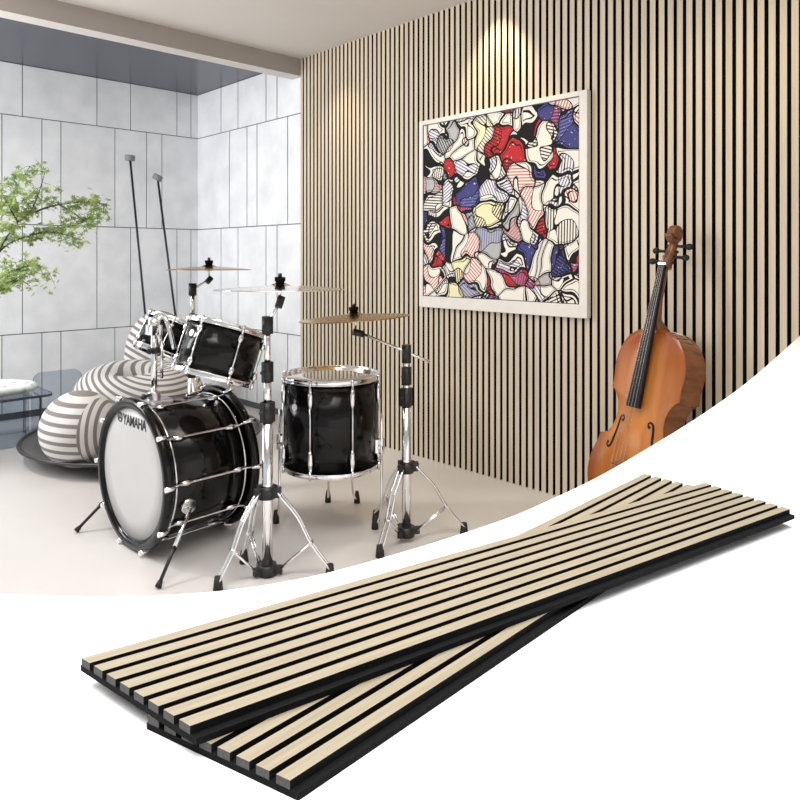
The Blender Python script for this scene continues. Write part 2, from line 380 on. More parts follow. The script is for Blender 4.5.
m1 = N(m, 'ShaderNodeMix', data_type='RGBA'); L(m, hm, m1.inputs[0]); L(m, base, m1.inputs[6]); L(m, hatchc, m1.inputs[7])
# inner outlines: iso-lines of the noise and of the cell edges
e1 = math_(m, 'LESS_THAN', math_(m, 'ABSOLUTE', math_(m, 'SUBTRACT', n2, 0.53)), 0.013)
e2 = math_(m, 'LESS_THAN', vE.outputs['Distance'], 0.042)
e3 = math_(m, 'LESS_THAN', math_(m, 'ABSOLUTE', math_(m, 'SUBTRACT', vE.outputs['Distance'], 0.095)), 0.011)
e4 = math_(m, 'GREATER_THAN', noise(m, vec, 70, 2), 0.68)
spk = math_(m, 'MULTIPLY', e4, math_(m, 'LESS_THAN', math_(m, 'ABSOLUTE', math_(m, 'SUBTRACT', sep.outputs[0], 0.68)), 0.10))
lines = math_(m, 'MAXIMUM', math_(m, 'MAXIMUM', e1, e2), e3)
ms = N(m, 'ShaderNodeMix', data_type='RGBA'); L(m, spk, ms.inputs[0]); L(m, m1.outputs[2], ms.inputs[6]); ms.inputs[7].default_value = (0.75, 0.72, 0.68, 1)
m2 = N(m, 'ShaderNodeMix', data_type='RGBA'); L(m, lines, m2.inputs[0]); L(m, ms.outputs[2], m2.inputs[6]); m2.inputs[7].default_value = (0.012, 0.012, 0.013, 1)
L(m, m2.outputs[2], bsdf(m).inputs['Base Color'])
cv = MB(); pbox(cv, ir, il, ib, it_, VF+0.006, VF+0.012); cv.build('canvas', m, t)
bd = MB()
for a in ((ir, ir+0.004, ib, it_), (il-0.004, il, ib, it_), (ir, il, ib, ib+0.004), (ir, il, it_-0.004, it_)): pbox(bd, *a, VF+0.004, VF+0.0062)
bd.build('border_line', M['ink'], t)

# ------------------------------------------------------------------ drums
def drum_parts(t, r, d, nl, top_m, bot_m, hoop_m, flange=True, lug_len=None):
    """axis along local z, bottom at z=0"""
    MB().lathe([(r, 0.012), (r, d-0.012), (r-0.008, d-0.012), (r-0.008, 0.012)], 72, 0, None, True).build('shell', M['lacquer'], t)
    hp_ = MB(); ring(hp_, r+0.001, d-0.020, 0.004, 0.022); ring(hp_, r+0.001, d-0.020, 0.009, 0.004); hp_.build('hoop', hoop_m, t)
    hp_ = MB(); ring(hp_, r+0.001, -0.002, 0.004, 0.022); ring(hp_, r+0.001, 0.016, 0.009, 0.004); hp_.build('hoop', hoop_m, t)
    MB().lathe([(0.0005, d-0.006), (r*0.6, d-0.006), (r+0.001, d-0.008), (r+0.001, d-0.011), (0.0005, d-0.011)], 72).build('drum_head', top_m, t)
    MB().lathe([(0.0005, 0.008), (r*0.6, 0.008), (r+0.001, 0.010), (r+0.001, 0.013), (0.0005, 0.013)], 72).build('drum_head', bot_m, t)
def lugs(t, r, d, angs, long=True):
    for a in angs:
        c_, s_ = math.cos(a), math.sin(a); u_ = Vector((c_, s_, 0)); w_ = Vector((-s_, c_, 0)); k = r+0.007
        b = MB(); z0, z1 = 0.026, d-0.026
        b.tube([u_*(k+0.003)+Vector((0, 0, -0.006)), u_*(k+0.003)+Vector((0, 0, d+0.006))], 0.0032, 8)
        for za, zb_ in ((d-0.03, d*0.70), (0.03, d*0.30)):
            b.tube([u_*k+Vector((0, 0, za)), u_*k+Vector((0, 0, za+(zb_-za)*0.35)), u_*k+Vector((0, 0, za+(zb_-za)*0.7)), u_*k+Vector((0, 0, zb_))], [0.006, 0.011, 0.010, 0.004], 10)
        for zz in (d-0.028, -0.004):
            b.tube([u_*(k+0.003)+Vector((0, 0, zz)), u_*(k+0.003)+Vector((0, 0, zz+0.032))], 0.0055, 8)
        b.build('lug', M['chrome'], t)
def disc_badge(t, r, a, z, rad=0.0135):
    u_ = Vector((math.cos(a), math.sin(a), 0)); b = MB()
    b.tube([u_*(r-0.001)+Vector((0, 0, z)), u_*(r+0.003)+Vector((0, 0, z))], rad, 18); b.build('badge', M['badge'], t)

# bass drum: axis along -x (room), front head faces the left
BU, BR, BF, BRr = 2.780, 0.301, 1.163, 1.585
BD = BRr-BF
T = frame_mtx(Vector((BRr, BU, BR+0.002)), Vector((0, 1, 0)), Vector((0, 0, -1)), Vector((-1, 0, 0)))
# local x = +u, local y = down, local z = towards front head
ba = math.radians(2.5)
T = frame_mtx(Vector((BRr, BU, BR+0.002)), Vector((math.sin(ba), -math.cos(ba), 0)), Vector((0, 0, 1)), Vector((-math.cos(ba), -math.sin(ba), 0)))
t = thing('bass_drum', 'black bass drum with a white front head, lying on its side on two spurs', 'drum', mtx=T)
rs = BR-0.033
MB().lathe([(rs, 0.01), (rs, BD-0.01), (rs-0.008, BD-0.01), (rs-0.008, 0.01)], 96, 0, None, True).build('shell', M['lacquer'], t)
for z0 in (BD-0.038, 0.0):
    hb = MB(); ring(hb, BR-0.038, z0, 0.038, 0.038, 0, 96); hb.build('hoop', M['lacquer'], t)
for z0 in (BD-0.062, 0.052):
    hb = MB(); ring(hb, rs-0.001, z0, 0.006, 0.008, 0, 96); hb.build('hoop_trim', M['chrome'], t)
hd = MB().lathe([(0.0005, BD-0.012), (rs*0.7, BD-0.012), (rs+0.002, BD-0.015), (rs+0.002, BD-0.018), (0.0005, BD-0.018)], 96).build('front_head', M['head_white'], t)
MB().lathe([(0.0005, 0.012), (rs+0.002, 0.012), (rs+0.002, 0.016), (0.0005, 0.016)], 96).build('rear_head', M['head_white'], t)
# lettering on the front head
cu = bpy.data.curves.new('lettering', 'FONT'); cu.body = 'YAMAHA'; cu.size = 0.060; cu.extrude = 0.0004; cu.offset = 0.0012; cu.space_character = 0.95
tmp = bpy.data.objects.new('lettering', cu); COL.objects.link(tmp)
bpy.context.view_layer.update()
me = bpy.data.meshes.new_from_object(tmp.evaluated_get(bpy.context.evaluated_depsgraph_get()))
bpy.data.objects.remove(tmp)
xs = [v.co.x for v in me.vertices]; ys = [v.co.y for v in me.vertices]
wid = max(xs)-min(xs); sc = 0.200/wid
for v in me.vertices: v.co = ((v.co.x-min(xs))*sc-0.080, (v.co.y-min(ys))*0.043/(max(ys)-min(ys))+0.187, v.co.z+BD-0.0118)
me.materials.append(M['ink'])
lt = bpy.data.objects.new('lettering', me); COL.objects.link(lt); lt.parent = hd; lt['label'] = 'black printed capital letters'
em = MB(); lc = Vector((-0.106, 0.211, BD-0.0118))
em.lathe([(0.0155, 0), (0.0208, 0), (0.0208, 0.0006), (0.0155, 0.0006)], 40, 0, Matrix.Translation(lc), True)
for k in range(3):
    a = PI/2+2*PI*k/3; Rt = Matrix.Translation(lc) @ Matrix.Rotation(a, 4, 'Z')
    em.box((0.0, -0.0024, 0), (0.0165, 0.0024, 0.0006), 0, Rt)
em.build('emblem', M['ink'], hd)
# tension rods, claws
for k in range(10):
    a = math.radians(90+36*k+19); u_ = Vector((math.cos(a), math.sin(a), 0)); b = MB()
    k1 = BR-0.004; k2 = rs+0.014
    b.tube([u_*k1+Vector((0, 0, 0.0)), u_*k2+Vector((0, 0, 0.06)), u_*k2+Vector((0, 0, BD-0.06)), u_*k1+Vector((0, 0, BD))], 0.0042, 8)
    b.build('tension_rod', M['chrome'], t)
    for z0, z1 in ((0.07, 0.12), (BD-0.07, BD-0.12)):
        b = MB(); b.tube([u_*(k2-0.006)+Vector((0, 0, z0)), u_*(k2-0.004)+Vector((0, 0, (z0+z1)/2)), u_*(k2-0.006)+Vector((0, 0, z1))], [0.007, 0.012, 0.006], 10)
        b.build('lug', M['chrome'], t)
    for z0, sg in ((0.0, 1), (BD, -1)):
        b = MB(); b.tube([u_*(BR+0.003)+Vector((0, 0, z0-sg*0.006)), u_*(BR+0.004)+Vector((0, 0, z0+sg*0.02)), u_*(BR-0.006)+Vector((0, 0, z0+sg*0.045))], [0.010, 0.009, 0.005], 8)
        b.build('claw_hook', M['chrome'], t)
Ti = T.inverted()
for px, py, sg in ((158, 587, -1), (76, 531, 1)):
    foot = FL(px, py, 0.008)
    att = Vector((1.285, BU-0.012+sg*math.sqrt(rs**2-0.085**2), BR-0.085)); n_ = Vector((0, sg, -0.3)).normalized()
    at2 = att+n_*0.03; fo = foot
    b = MB(); b.tube([Ti @ (att-n_*0.004), Ti @ (att+n_*0.022)], [0.034, 0.028], 24); bk = b.build('spur_bracket', M['chrome'], t)
    mid = at2.lerp(fo, 0.52)
    b = MB(); b.tube([Ti @ at2, Ti @ mid], 0.0075, 10); sp = b.build('spur', M['chrome'], t)
    MB().tube([Ti @ mid, Ti @ at2.lerp(fo, 0.60), Ti @ fo], [0.011, 0.0065, 0.0065], 10).build('spur_rod', M['black'], sp)
    MB().tube([Ti @ at2.lerp(fo, 0.93), Ti @ at2.lerp(fo, 1.0)], [0.009, 0.012], 10).build('rubber_foot', M['rubber'], sp)
# tom holder on top of the bass drum
pb = Vector((1.255, 2.735, 2*BR-0.022)); pt = Vector((1.255, 2.735, 0.915))
b = MB(); b.box((pb.x-0.05, pb.y-0.028, pb.z-0.012), (pb.x+0.07, pb.y+0.028, pb.z+0.012), 0, Ti)
b.tube([Ti @ (pb), Ti @ (pb+Vector((0, 0, 0.045)))], 0.026, 16)
b.build('holder_base', M['steel'], t, 0.003)
MB().tube([Ti @ pb, Ti @ pt], 0.0125, 14).build('tom_holder', M['chrome'], t)
b = MB(); b.tube([Ti @ (pb+Vector((0, 0, 0.20))), Ti @ (pb+Vector((0, 0, 0.225)))], 0.026, 16)
b.tube([Ti @ (pb+Vector((-0.035, -0.03, 0.212))), Ti @ (pb+Vector((0.035, 0.03, 0.212)))], 0.011, 10); b.build('clamp_collar', M['black'], t)
b = MB(); b.tube([Ti @ (pb+Vector((-0.012, -0.01, 0.035))), Ti @ (pb+Vector((-0.055, -0.03, 0.035)))], 0.006, 8); b.ball(Ti @ (pb+Vector((-0.058, -0.032, 0.035))), 0.012, 10, 6); b.build('wing_bolt', M['black'], t)
b = MB()
for da in ((0.045, -0.085, 0.10), (0.07, 0.09, 0.09)):
    q0 = pt+Vector((0, 0, -0.02)); q1 = pt+Vector((da[0]*0.5, da[1]*0.6, 0.01)); q2 = Vector((pb.x+da[0], pb.y+da[1], 0.80))
    b.tube([Ti @ p for p in catmull([q0, q1, q2], 5)], 0.009, 10)
b.tube([Ti @ (pt+Vector((0, 0, -0.05))), Ti @ (pt+Vector((0, 0, 0.01)))], 0.024, 16)
b.box((pt.x-0.022, pt.y-0.03, pt.z-0.06), (pt.x+0.022, pt.y+0.03, pt.z-0.02), 0, Ti)
b.build('tom_arms', M['chrome'], t)
b = MB().tube([Ti @ (pb+Vector((0.02, -0.026, 0.25))), Ti @ (pb+Vector((0.02, -0.026, 0.10)))], 0.0065, 8); b.build('spare_rod', M['chrome'], t)

# rack toms
def tom(center, r, d, lean, na, label, off):
    z = Vector((math.sin(lean), 0, math.cos(lean))); x = Vector((math.cos(lean), 0, -math.sin(lean))); y = z.cross(x)
    T = frame_mtx(center-z*d/2, x, y, z)
    t = thing('rack_tom', label, 'drum', group='rack toms above the bass drum', mtx=T)
    drum_parts(t, r, d, na, M['head_clear'], M['head_under'], M['chrome'])
    lugs(t, r, d, [off+2*PI*k/na for k in range(na)])
    return t
t1 = tom(PX(220, 352, 2.78), 0.149, 0.218, math.radians(19), 6, 'larger black rack tom tilted back above the bass drum', math.radians(-98))
disc_badge(t1, 0.149, math.radians(-175), 0.150)
t2 = tom(PX(168, 338.5, 3.10), 0.120, 0.165, math.radians(27), 6, 'smaller black rack tom tilted back, left of the larger one', math.radians(-120))
disc_badge(t2, 0.118, math.radians(165), 0.10)
# floor tom
fc = C((331-400)/F*3.06, 3.06, 0)
t = thing('floor_tom', 'black floor tom on thin chrome legs between the two cymbal stands', 'drum', (fc.x, fc.y, 0))
z0, z1, r = 0.262, 0.662, 0.2075
before = set(bpy.data.objects)
drum_parts(t, r, z1-z0, 8, M['head_clear'], M['head_under'], M['chrome'])
va_ = math.atan2(-fc.y, -fc.x)   # direction of the viewer
lugs(t, r, z1-z0, [va_+math.radians(d_) for d_ in (-68, -23, 24, 70, 115, 160, 205, 250)])
disc_badge(t, r, va_-math.radians(46), 0.285, 0.0145)
for o in set(bpy.data.objects)-before:
    for v in o.data.vertices: v.co.z += z0
for foot_px, bend in (((276, 523), 1), ((375, 529), 0), ((328, 502), 0), ((357, 503), 1)):
    fp = FL(*foot_px, 0.0)-fc; d_ = Vector((fp.x, fp.y, 0)).normalized(); k = d_*(r+0.022)
    foot = Vector((fp.x, fp.y, 0.012))
    pts_ = [k+Vector((0, 0, 0.50)), k+Vector((0, 0, 0.12)), k.lerp(foot, 0.25)+Vector((0, 0, 0.055)), foot]
    leg = MB().tube([pts_[0]]+catmull(pts_[1:], 4), 0.0052, 8).build('leg', M['chrome'], t)
    MB().tube([foot+Vector((0, 0, 0.045)), foot+Vector((0, 0, 0.01)), foot-Vector((0, 0, 0.011))], [0.008, 0.014, 0.015], 12).build('rubber_foot', M['rubber'], leg)
    b = MB(); Rz = Matrix.Rotation(math.atan2(d_.y, d_.x), 4, 'Z')
    b.box((r-0.002, -0.022, 0.33), (r+0.014, 0.022, 0.39), 0, Rz); b.tube([Rz @ Vector((r+0.022, 0, 0.325)), Rz @ Vector((r+0.022, 0, 0.395))], 0.013, 12)
    b.tube([Rz @ Vector((r+0.02, -0.035, 0.36)), Rz @ Vector((r+0.02, 0.035, 0.36))], 0.006, 8)
    b.build('leg_bracket', M['chrome'], t, 0.002)

# ------------------------------------------------------------------ cymbals and stands
def cymbal(center, r, tiltdir, tilt, material, label):
    z = (Vector((0, 0, 1))+tiltdir*math.tan(tilt)).normalized(); x = Vector((1, 0, 0)); x = (x-z*x.dot(z)).normalized(); y = z.cross(x)
    t = thing('cymbal', label, 'cymbal', group='cymbals of the drum kit', mtx=frame_mtx(center, x, y, z))
    pr = [(0.006, 0.013), (0.02, 0.0115), (0.032, 0.006), (0.040, 0.002), (0.06, 0.001), (r*0.6, -0.004), (r*0.95, -0.011), (r, -0.0125)]
    pr2 = [(a, z_-0.0022) for a, z_ in reversed(pr)]
    MB().lathe(pr+pr2, 96, 0, None, True).build('plate', material, t)
    MB().tube([(0, 0, 0.008), (0, 0, 0.017), (0, 0, 0.0171), (0, 0, 0.033)], [0.016, 0.016, 0.020, 0.020], 16).build('felt_washer', M['felt'], t)
    MB().tube([(0, 0, 0.033), (0, 0, 0.047)], [0.0075, 0.007], 8).build('wing_nut', M['black'], t)
    MB().tube([(0, 0, -0.02), (0, 0, 0.008)], 0.016, 16).build('cup_washer', M['steel'], t)
    return t
def collar(mb, p, r, h):
    mb.tube([p-Vector((0, 0, h/2)), p+Vector((0, 0, h/2))], r, 16)
    mb.box((p.x-r-0.003, p.y-r*0.55, p.z-h*0.5), (p.x+r+0.003, p.y+r*0.55, p.z+h*0.5))
    mb.tube([p+Vector((-r-0.014, -0.006, 0)), p+Vector((r, 0.006, 0))], 0.006, 8)
def stand(base, feet, zhub, ztop, segs, label):
    """base: floor point; segs: (radius, z0, z1)"""
    t = thing('cymbal_stand', label, 'cymbal stand', (base.x, base.y, 0), group='chrome cymbal stands')
    for r, a, b_ in segs: MB().tube([(0, 0, a), (0, 0, b_)], r, 18).build('pole_section', M['chrome'], t)
    for r, a, b_ in segs[:-1]:
        mb = MB(); collar(mb, Vector((0, 0, b_)), r+0.003, 0.074); mb.build('collar', M['black'], t)
    mb = MB(); collar(mb, Vector((0, 0, ztop)), segs[0][0]+0.010, 0.045)
    for p in feet: mb.box((0, -0.012, ztop-0.018), (segs[0][0]+0.03, 0.012, ztop+0.018), 0, Matrix.Rotation(math.atan2(p.y-base.y, p.x-base.x), 4, 'Z'))
    mb.build('leg_collar', M['black'], t)
    mb = MB(); mb.tube([(0, 0, zhub-0.02), (0, 0, zhub+0.02)], segs[0][0]+0.014, 16); 
    for p in feet: mb.box((0, -0.010, zhub-0.014), (segs[0][0]+0.035, 0.010, zhub+0.014), 0, Matrix.Rotation(math.atan2(p.y-base.y, p.x-base.x), 4, 'Z'))
    mb.build('hub', M['black'], t)
    for p in feet:
        f = Vector((p.x-base.x, p.y-base.y, 0.012)); d = Vector((f.x, f.y, 0)).normalized(); w = Vector((-d.y, d.x, 0))
        top = d*(segs[0][0]+0.02)+Vector((0, 0, ztop)); hub = d*(segs[0][0]+0.025)+Vector((0, 0, zhub))
        bow = top.lerp(f, 0.32)+d*0.010+Vector((0, 0, 0.008)); mid = top.lerp(f, 0.62)+d*0.003
        mb = MB()
        for s_ in (-1, 1):
            o_ = w*0.0095*s_
            mb.tube([q+o_ for q in catmull([top, bow, mid, f+Vector((0, 0, 0.02))], 4)], 0.0052, 8)
        lg = mb.build('leg', M['chrome'], t)
        mb = MB()
        for s_ in (-1, 1): mb.tube([hub+w*0.006*s_, mid+w*0.006*s_], 0.0045, 8)
        mb.build('strut', M['chrome'], t)
        MB().tube([mid-w*0.014, mid+w*0.014], 0.008, 10).build('rivet', M['steel'], lg)
        MB().tube([f+Vector((0, 0, 0.035)), f-Vector((0, 0, 0.011))], [0.013, 0.018], 12).build('rubber_foot', M['rubber'], lg)
    return t
def joint(t, p, q, r=0.017):
    MB().tube([p, q], r, 14).build('tilter', M['black'], t)
def zat(py, Y): return H-(py-257)/F*Y
# front left stand, pale cymbal
Y1 = 2.575; b1 = C((267.5-400)/F*Y1, Y1, 0)
st = stand(b1, [FL(330, 577), FL(218, 590), FL(244, 563)], zat(569, Y1), zat(492, Y1), [(0.0195, zat(574, Y1), zat(412, Y1)), (0.0142, zat(412, Y1), zat(372, Y1)), (0.0110, zat(372, Y1), zat(324, Y1))], 'chrome cymbal stand in front of the bass drum, carrying the pale cymbal')
j0 = Vector((0, 0, zat(325, Y1))); q = PX(280, 302, Y1)-b1; top = PX(280, 287, Y1)-b1
joint(st, j0-Vector((0, 0, 0.032)), j0+Vector((0, 0, 0.032)), 0.021); joint(st, q-Vector((0.008, 0, 0.02)), q+Vector((0.008, 0, 0.02)), 0.014)
MB().tube([j0, q], 0.006, 10).build('boom_arm', M['chrome'], st); MB().tube([q, top+Vector((0, 0, 0.045))], 0.0045, 8).build('cymbal_rod', M['chrome'], st)
cymbal(PX(280, 286, Y1), 0.238, C(0, 1, 0), math.radians(1.0), M['bronze_reflect'], 'bronze cymbal painted pale with a bright reflection on the front left stand beside the rack tom')
# right stand, gold cymbal
Y2 = 2.89; b2 = C((406.5-400)/F*Y2, Y2, 0)
st = stand(b2, [FL(464, 534), FL(380, 557), FL(376, 521)], zat(531, Y2), zat(467, Y2), [(0.0195, zat(536, Y2), zat(397, Y2)), (0.0142, zat(397, Y2), zat(376, Y2)), (0.0110, zat(376, Y2), zat(352, Y2))], 'chrome boom cymbal stand right of the floor tom, carrying a gold cymbal')
j0 = PX(406.5, 352, Y2)-b2; q = PX(356, 331, Y2)-b2; e = PX(430, 362, Y2)-b2; top = PX(354, 316, Y2)-b2
joint(st, j0-Vector((0, 0, 0.045)), j0+Vector((0, 0, 0.03)), 0.020); joint(st, q-Vector((0.016, 0, 0.002)), q+(j0-q).normalized()*0.035, 0.014)
MB().tube([q, j0, e], 0.006, 10).build('boom_arm', M['chrome'], st); MB().tube([q, top+Vector((0, 0, 0.045))], 0.0045, 8).build('cymbal_rod', M['chrome'], st)
cymbal(PX(354, 315, Y2), 0.228, C(-1, 0.3, 0), math.radians(3.4), M['brass'], 'gold cymbal on the boom arm above the floor tom')
# rear stand
Y3 = 3.45; b3 = C((192.5-400)/F*Y3, Y3, 0)
st = stand(b3, [b3+C(0.2, 0.1, 0), b3+C(-0.2, 0.08, 0), b3+C(0.02, 0.24, 0)], 0.07, 0.32, [(0.0235, 0.05, 0.62), (0.0165, 0.62, 0.85), (0.0125, 0.85, zat(290, Y3))], 'chrome cymbal stand behind the rack toms and bass drum, carrying a gold cymbal')
j0 = Vector((0, 0, zat(289, Y3))); q = PX(209, 280, Y3)-b3; top = PX(209, 268, Y3)-b3
joint(st, j0-Vector((0, 0, 0.032)), j0+Vector((0, 0, 0.028)), 0.019); joint(st, q-Vector((0.012, 0, 0.012)), q+Vector((0.012, 0, 0.012)), 0.014)
MB().tube([j0, q], 0.006, 10).build('boom_arm', M['chrome'], st); MB().tube([q, top+Vector((0, 0, 0.045))], 0.0045, 8).build('cymbal_rod', M['chrome'], st)
cymbal(PX(209, 267, Y3), 0.203, C(0, 1, 0), math.radians(0.5), M['brass'], 'gold cymbal at the back, above the rack toms against the tiled wall')

# ------------------------------------------------------------------ cello leaning on the slatted wall
ps = WL(675, 226, 2.825); pbz = WL(632, 463, 2.625)
ax = (ps-pbz).normalized(); nf = Vector((-math.cos(0.16), math.sin(0.16), 0)); nf = (nf-ax*nf.dot(ax)).normalized(); xx = ax.cross(nf)
LT = 1.215
T = frame_mtx(ps-ax*LT, xx, ax, nf)
t = thing('cello', 'amber varnished cello leaning against the slatted wall', 'cello', mtx=T)
half = [[(0, 0), (.08, .004), (.15, .03), (.195, .08), (.216, .15), (.210, .22), (.190, .272), (.186, .302)],
        [(.186, .302), (.152, .312), (.125, .345), (.114, .395), (.121, .440), (.143, .476), (.166, .492)],
        [(.166, .492), (.164, .535), (.170, .585), (.163, .64), (.132, .70), (.08, .738), (.03, .752), (0, .755)]]
out = []
for sg in half: out += [(p.x, p.y) for p in catmull([Vector((*q, 0)) for q in sg], 6)][:-1]
out.append((0, .755)); out = [(x_*0.955, y_*1.045) for x_, y_ in out]; full = out+[(-x_, y_) for x_, y_ in reversed(out[1:-1])]
def plate(zb_, s_, name, mt, over=0.004):
    mb = MB(); n = len(full); rings = [(1.0, 0), (0.985, 0.004), (0.93, 0.004), (0.86, 0.008), (0.72, 0.016), (0.5, 0.022), (0.25, 0.025)]
    vs_ = []
    sm = [Vector((p[0], p[1], 0)) for p in full]
    for _ in range(60): sm = [(sm[i-1]+sm[i]*2+sm[(i+1) % n])/4 for i in range(n)]
    for k, h_ in rings:
        w_ = min(1.0, (1-k)*2.6)
        for (x_, y_), q_ in zip(full, sm):
            x_ = x_+(q_.x-x_)*w_; y_ = y_+(q_.y-y_)*w_
            yc = 0.385+(y_-0.38)*0.5
            vs_.append((x_*k, yc+(y_-yc)*k, zb_+s_*h_))
    vs_.append((0, 0.38, zb_+s_*0.026))
    fs = [(i*n+j, i*n+(j+1) % n, (i+1)*n+(j+1) % n, (i+1)*n+j) for i in range(len(rings)-1) for j in range(n)]
    fs += [((len(rings)-1)*n+j, (len(rings)-1)*n+(j+1) % n, len(vs_)-1) for j in range(n)]
    mb.add(vs_, fs, 0, True); return mb.build(name, mt, t)
DZ = 0.138     # body depth: back plate at z = -DZ, belly at 0
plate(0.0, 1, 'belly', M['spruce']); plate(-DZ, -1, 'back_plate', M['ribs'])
mb = MB(); n = len(full)
inn = [(x_*0.985, 0.38+(y_-0.38)*0.992) for x_, y_ in full]
mb.add([(x_, y_, -DZ) for x_, y_ in full]+[(x_, y_, -DZ+0.004) for x_, y_ in full]+[(x_, y_, -DZ+0.004) for x_, y_ in inn]+[(x_, y_, -0.004) for x_, y_ in inn]+[(x_, y_, -0.004) for x_, y_ in full]+[(x_, y_, 0) for x_, y_ in full],
       [(i*n+j, i*n+(j+1) % n, (i+1)*n+(j+1) % n, (i+1)*n+j) for i in range(5) for j in range(n)], 0, False)
mb.build('ribs', M['ribs'], t)
# neck, pegbox, scroll
mb = MB(); mb.tube([(0, 0.765, -0.05), (0, 0.792, -0.014), (0, 0.82, 0.010), (0, 0.90, 0.020), (0, 1.02, 0.020), (0, 1.045, 0.016)], [0.034, 0.026, 0.020, 0.0165, 0.0155, 0.0165], 16)
mb.build('neck', M['maple'], t)
mb = MB()
pbx = catmull([Vector((0, 1.035, 0.012)), Vector((0, 1.09, 0.0)), Vector((0, 1.14, -0.014)), Vector((0, 1.172, -0.022))], 4)
mb.tube(pbx, [0.024-0.010*i/(len(pbx)-1) for i in range(len(pbx))], 12)
sp = []
for k in range(34):
    a = -0.6+k/33*2*PI*1.6; rr = 0.033*(1-k/33)**0.8+0.005
    sp.append(Vector((0, 1.185+rr*math.cos(a+2.4), 0.004+rr*math.sin(a+2.4)-0.01)))
for sx_ in (-1, 0, 1):
    mb.tube([p+Vector((sx_*(0.006+0.010*i/33), 0, 0)) for i, p in enumerate(sp)], [0.0105-0.004*i/33 for i in range(34)], 10)
mb.ball((0, 1.185, -0.006), (0.022, 0.026, 0.026), 16, 10)
mb.build('scroll', M['maple'], t)
for y_, s_, z_ in ((1.060, -1, 0.004), (1.085, 1, -0.002), (1.108, -1, -0.008), (1.133, 1, -0.014)):
    mb = MB(); mb.tube([(-s_*0.030, y_, z_), (s_*0.034, y_, z_), (s_*0.062, y_, z_)], [0.0055, 0.006, 0.007], 10)
    mb.ball((s_*0.072, y_, z_), (0.018, 0.014, 0.008), 12, 8); mb.build('peg', M['ebony'], t)
# fingerboard, nut
mb = MB()
mb.hexa([(-0.033, 0.455, 0.050), (0.033, 0.455, 0.050), (0.0165, 1.045, 0.030), (-0.0165, 1.045, 0.030)],
        [(-0.029, 0.455, 0.068), (0.029, 0.455, 0.068), (0.0135, 1.045, 0.041), (-0.0135, 1.045, 0.041)])
mb.build('fingerboard', M['ebony'], t, 0.003)
MB().box((-0.0165, 1.043, 0.030), (0.0165, 1.051, 0.044)).build('nut', M['steel'], t)
for k in range(4):
    q = (k-1.5)/1.5
    MB().tube([(q*0.006, 1.12, 0.008), (q*0.0105, 1.048, 0.0445), (q*0.026, 0.222, 0.098), (q*0.018, 0.195, 0.080)], 0.0008, 6).build('string', M['string'], t)
mb = MB(); mb.hexa([(-0.045, 0.217, 0.022), (0.045, 0.217, 0.022), (0.045, 0.229, 0.022), (-0.045, 0.229, 0.022)], [(-0.032, 0.220, 0.097), (0.032, 0.220, 0.097), (0.032, 0.225, 0.097), (-0.032, 0.225, 0.097)]); mb.build('bridge', M['maple'], t)
mb = MB(); mb.hexa([(-0.012, 0.0, 0.028), (0.012, 0.0, 0.028), (0.024, 0.205, 0.060), (-0.024, 0.205, 0.060)], [(-0.010, 0.0, 0.036), (0.010, 0.0, 0.036), (0.020, 0.205, 0.080), (-0.020, 0.205, 0.080)]); mb.build('tailpiece', M['ebony'], t, 0.002)
for s_ in (-1, 1):
    fp = catmull([Vector((s_*0.066, 0.388, 0)), Vector((s_*0.056, 0.401, 0)), Vector((s_*0.066, 0.411, 0)), Vector((s_*0.078, 0.395, 0)), Vector((s_*0.085, 0.341, 0)), Vector((s_*0.098, 0.286, 0)), Vector((s_*0.112, 0.272, 0)), Vector((s_*0.120, 0.284, 0)), Vector((s_*0.112, 0.294, 0))], 5)
    def zbelly(p):
        e_ = max(abs(p.x)/0.19, 0.1)
        return 0.0245 if e_ < .3 else 0.0258-0.020*max(0, e_-0.18)
    mb = MB()
    nn = len(fp); wv = [0.0018+0.0034*math.sin(PI*i/(nn-1)) for i in range(nn)]
    wv = [max(a_, 0.0055 if (i < 4 or i > nn-5) else 0) for i, a_ in enumerate(wv)]
    vs_ = []
    for i, p in enumerate(fp):
        tg = (fp[min(i+1, nn-1)]-fp[max(i-1, 0)]).normalized(); nr = Vector((-tg.y, tg.x, 0))
        for q in (-1, 1): vs_.append(Vector((p.x, p.y, 0))+nr*wv[i]*q)
    low = [Vector((p.x, p.y, 0.0)) for p in vs_]
    fhm = (low, [(2*i, 2*i+1, 2*i+3, 2*i+2) for i in range(nn-1)])
    mb.add(low, fhm[1], 0, False); o = mb.build('sound_hole', M['ebony'], t)
    o['_proj'] = 1
MB().tube([(0, 0.01, -0.06), (0, -0.02, -0.06), (0, -0.135, -0.06)], [0.012, 0.006, 0.004], 10).build('endpin', M['steel'], t)
# lay the sound holes on the arched belly
bpy.context.view_layer.update()
belly = [o for o in t.children if o.name.startswith('belly')][0]
from mathutils.bvhtree import BVHTree
bmx = bmesh.new(); bmx.from_mesh(belly.data); bv = BVHTree.FromBMesh(bmx); bmx.free()
for o in t.children:
    if o.name.startswith('sound_hole'):
        del o['_proj']
        bm = bmesh.new(); bm.from_mesh(o.data); bmesh.ops.subdivide_edges(bm, edges=bm.edges, cuts=1)
        for v in bm.verts:
            h_ = bv.ray_cast(Vector((v.co.x, v.co.y, 0.2)), Vector((0, 0, -1)))
            if h_[0]: v.co.z = h_[0].z+0.0006
        bm.to_mesh(o.data); bm.free()

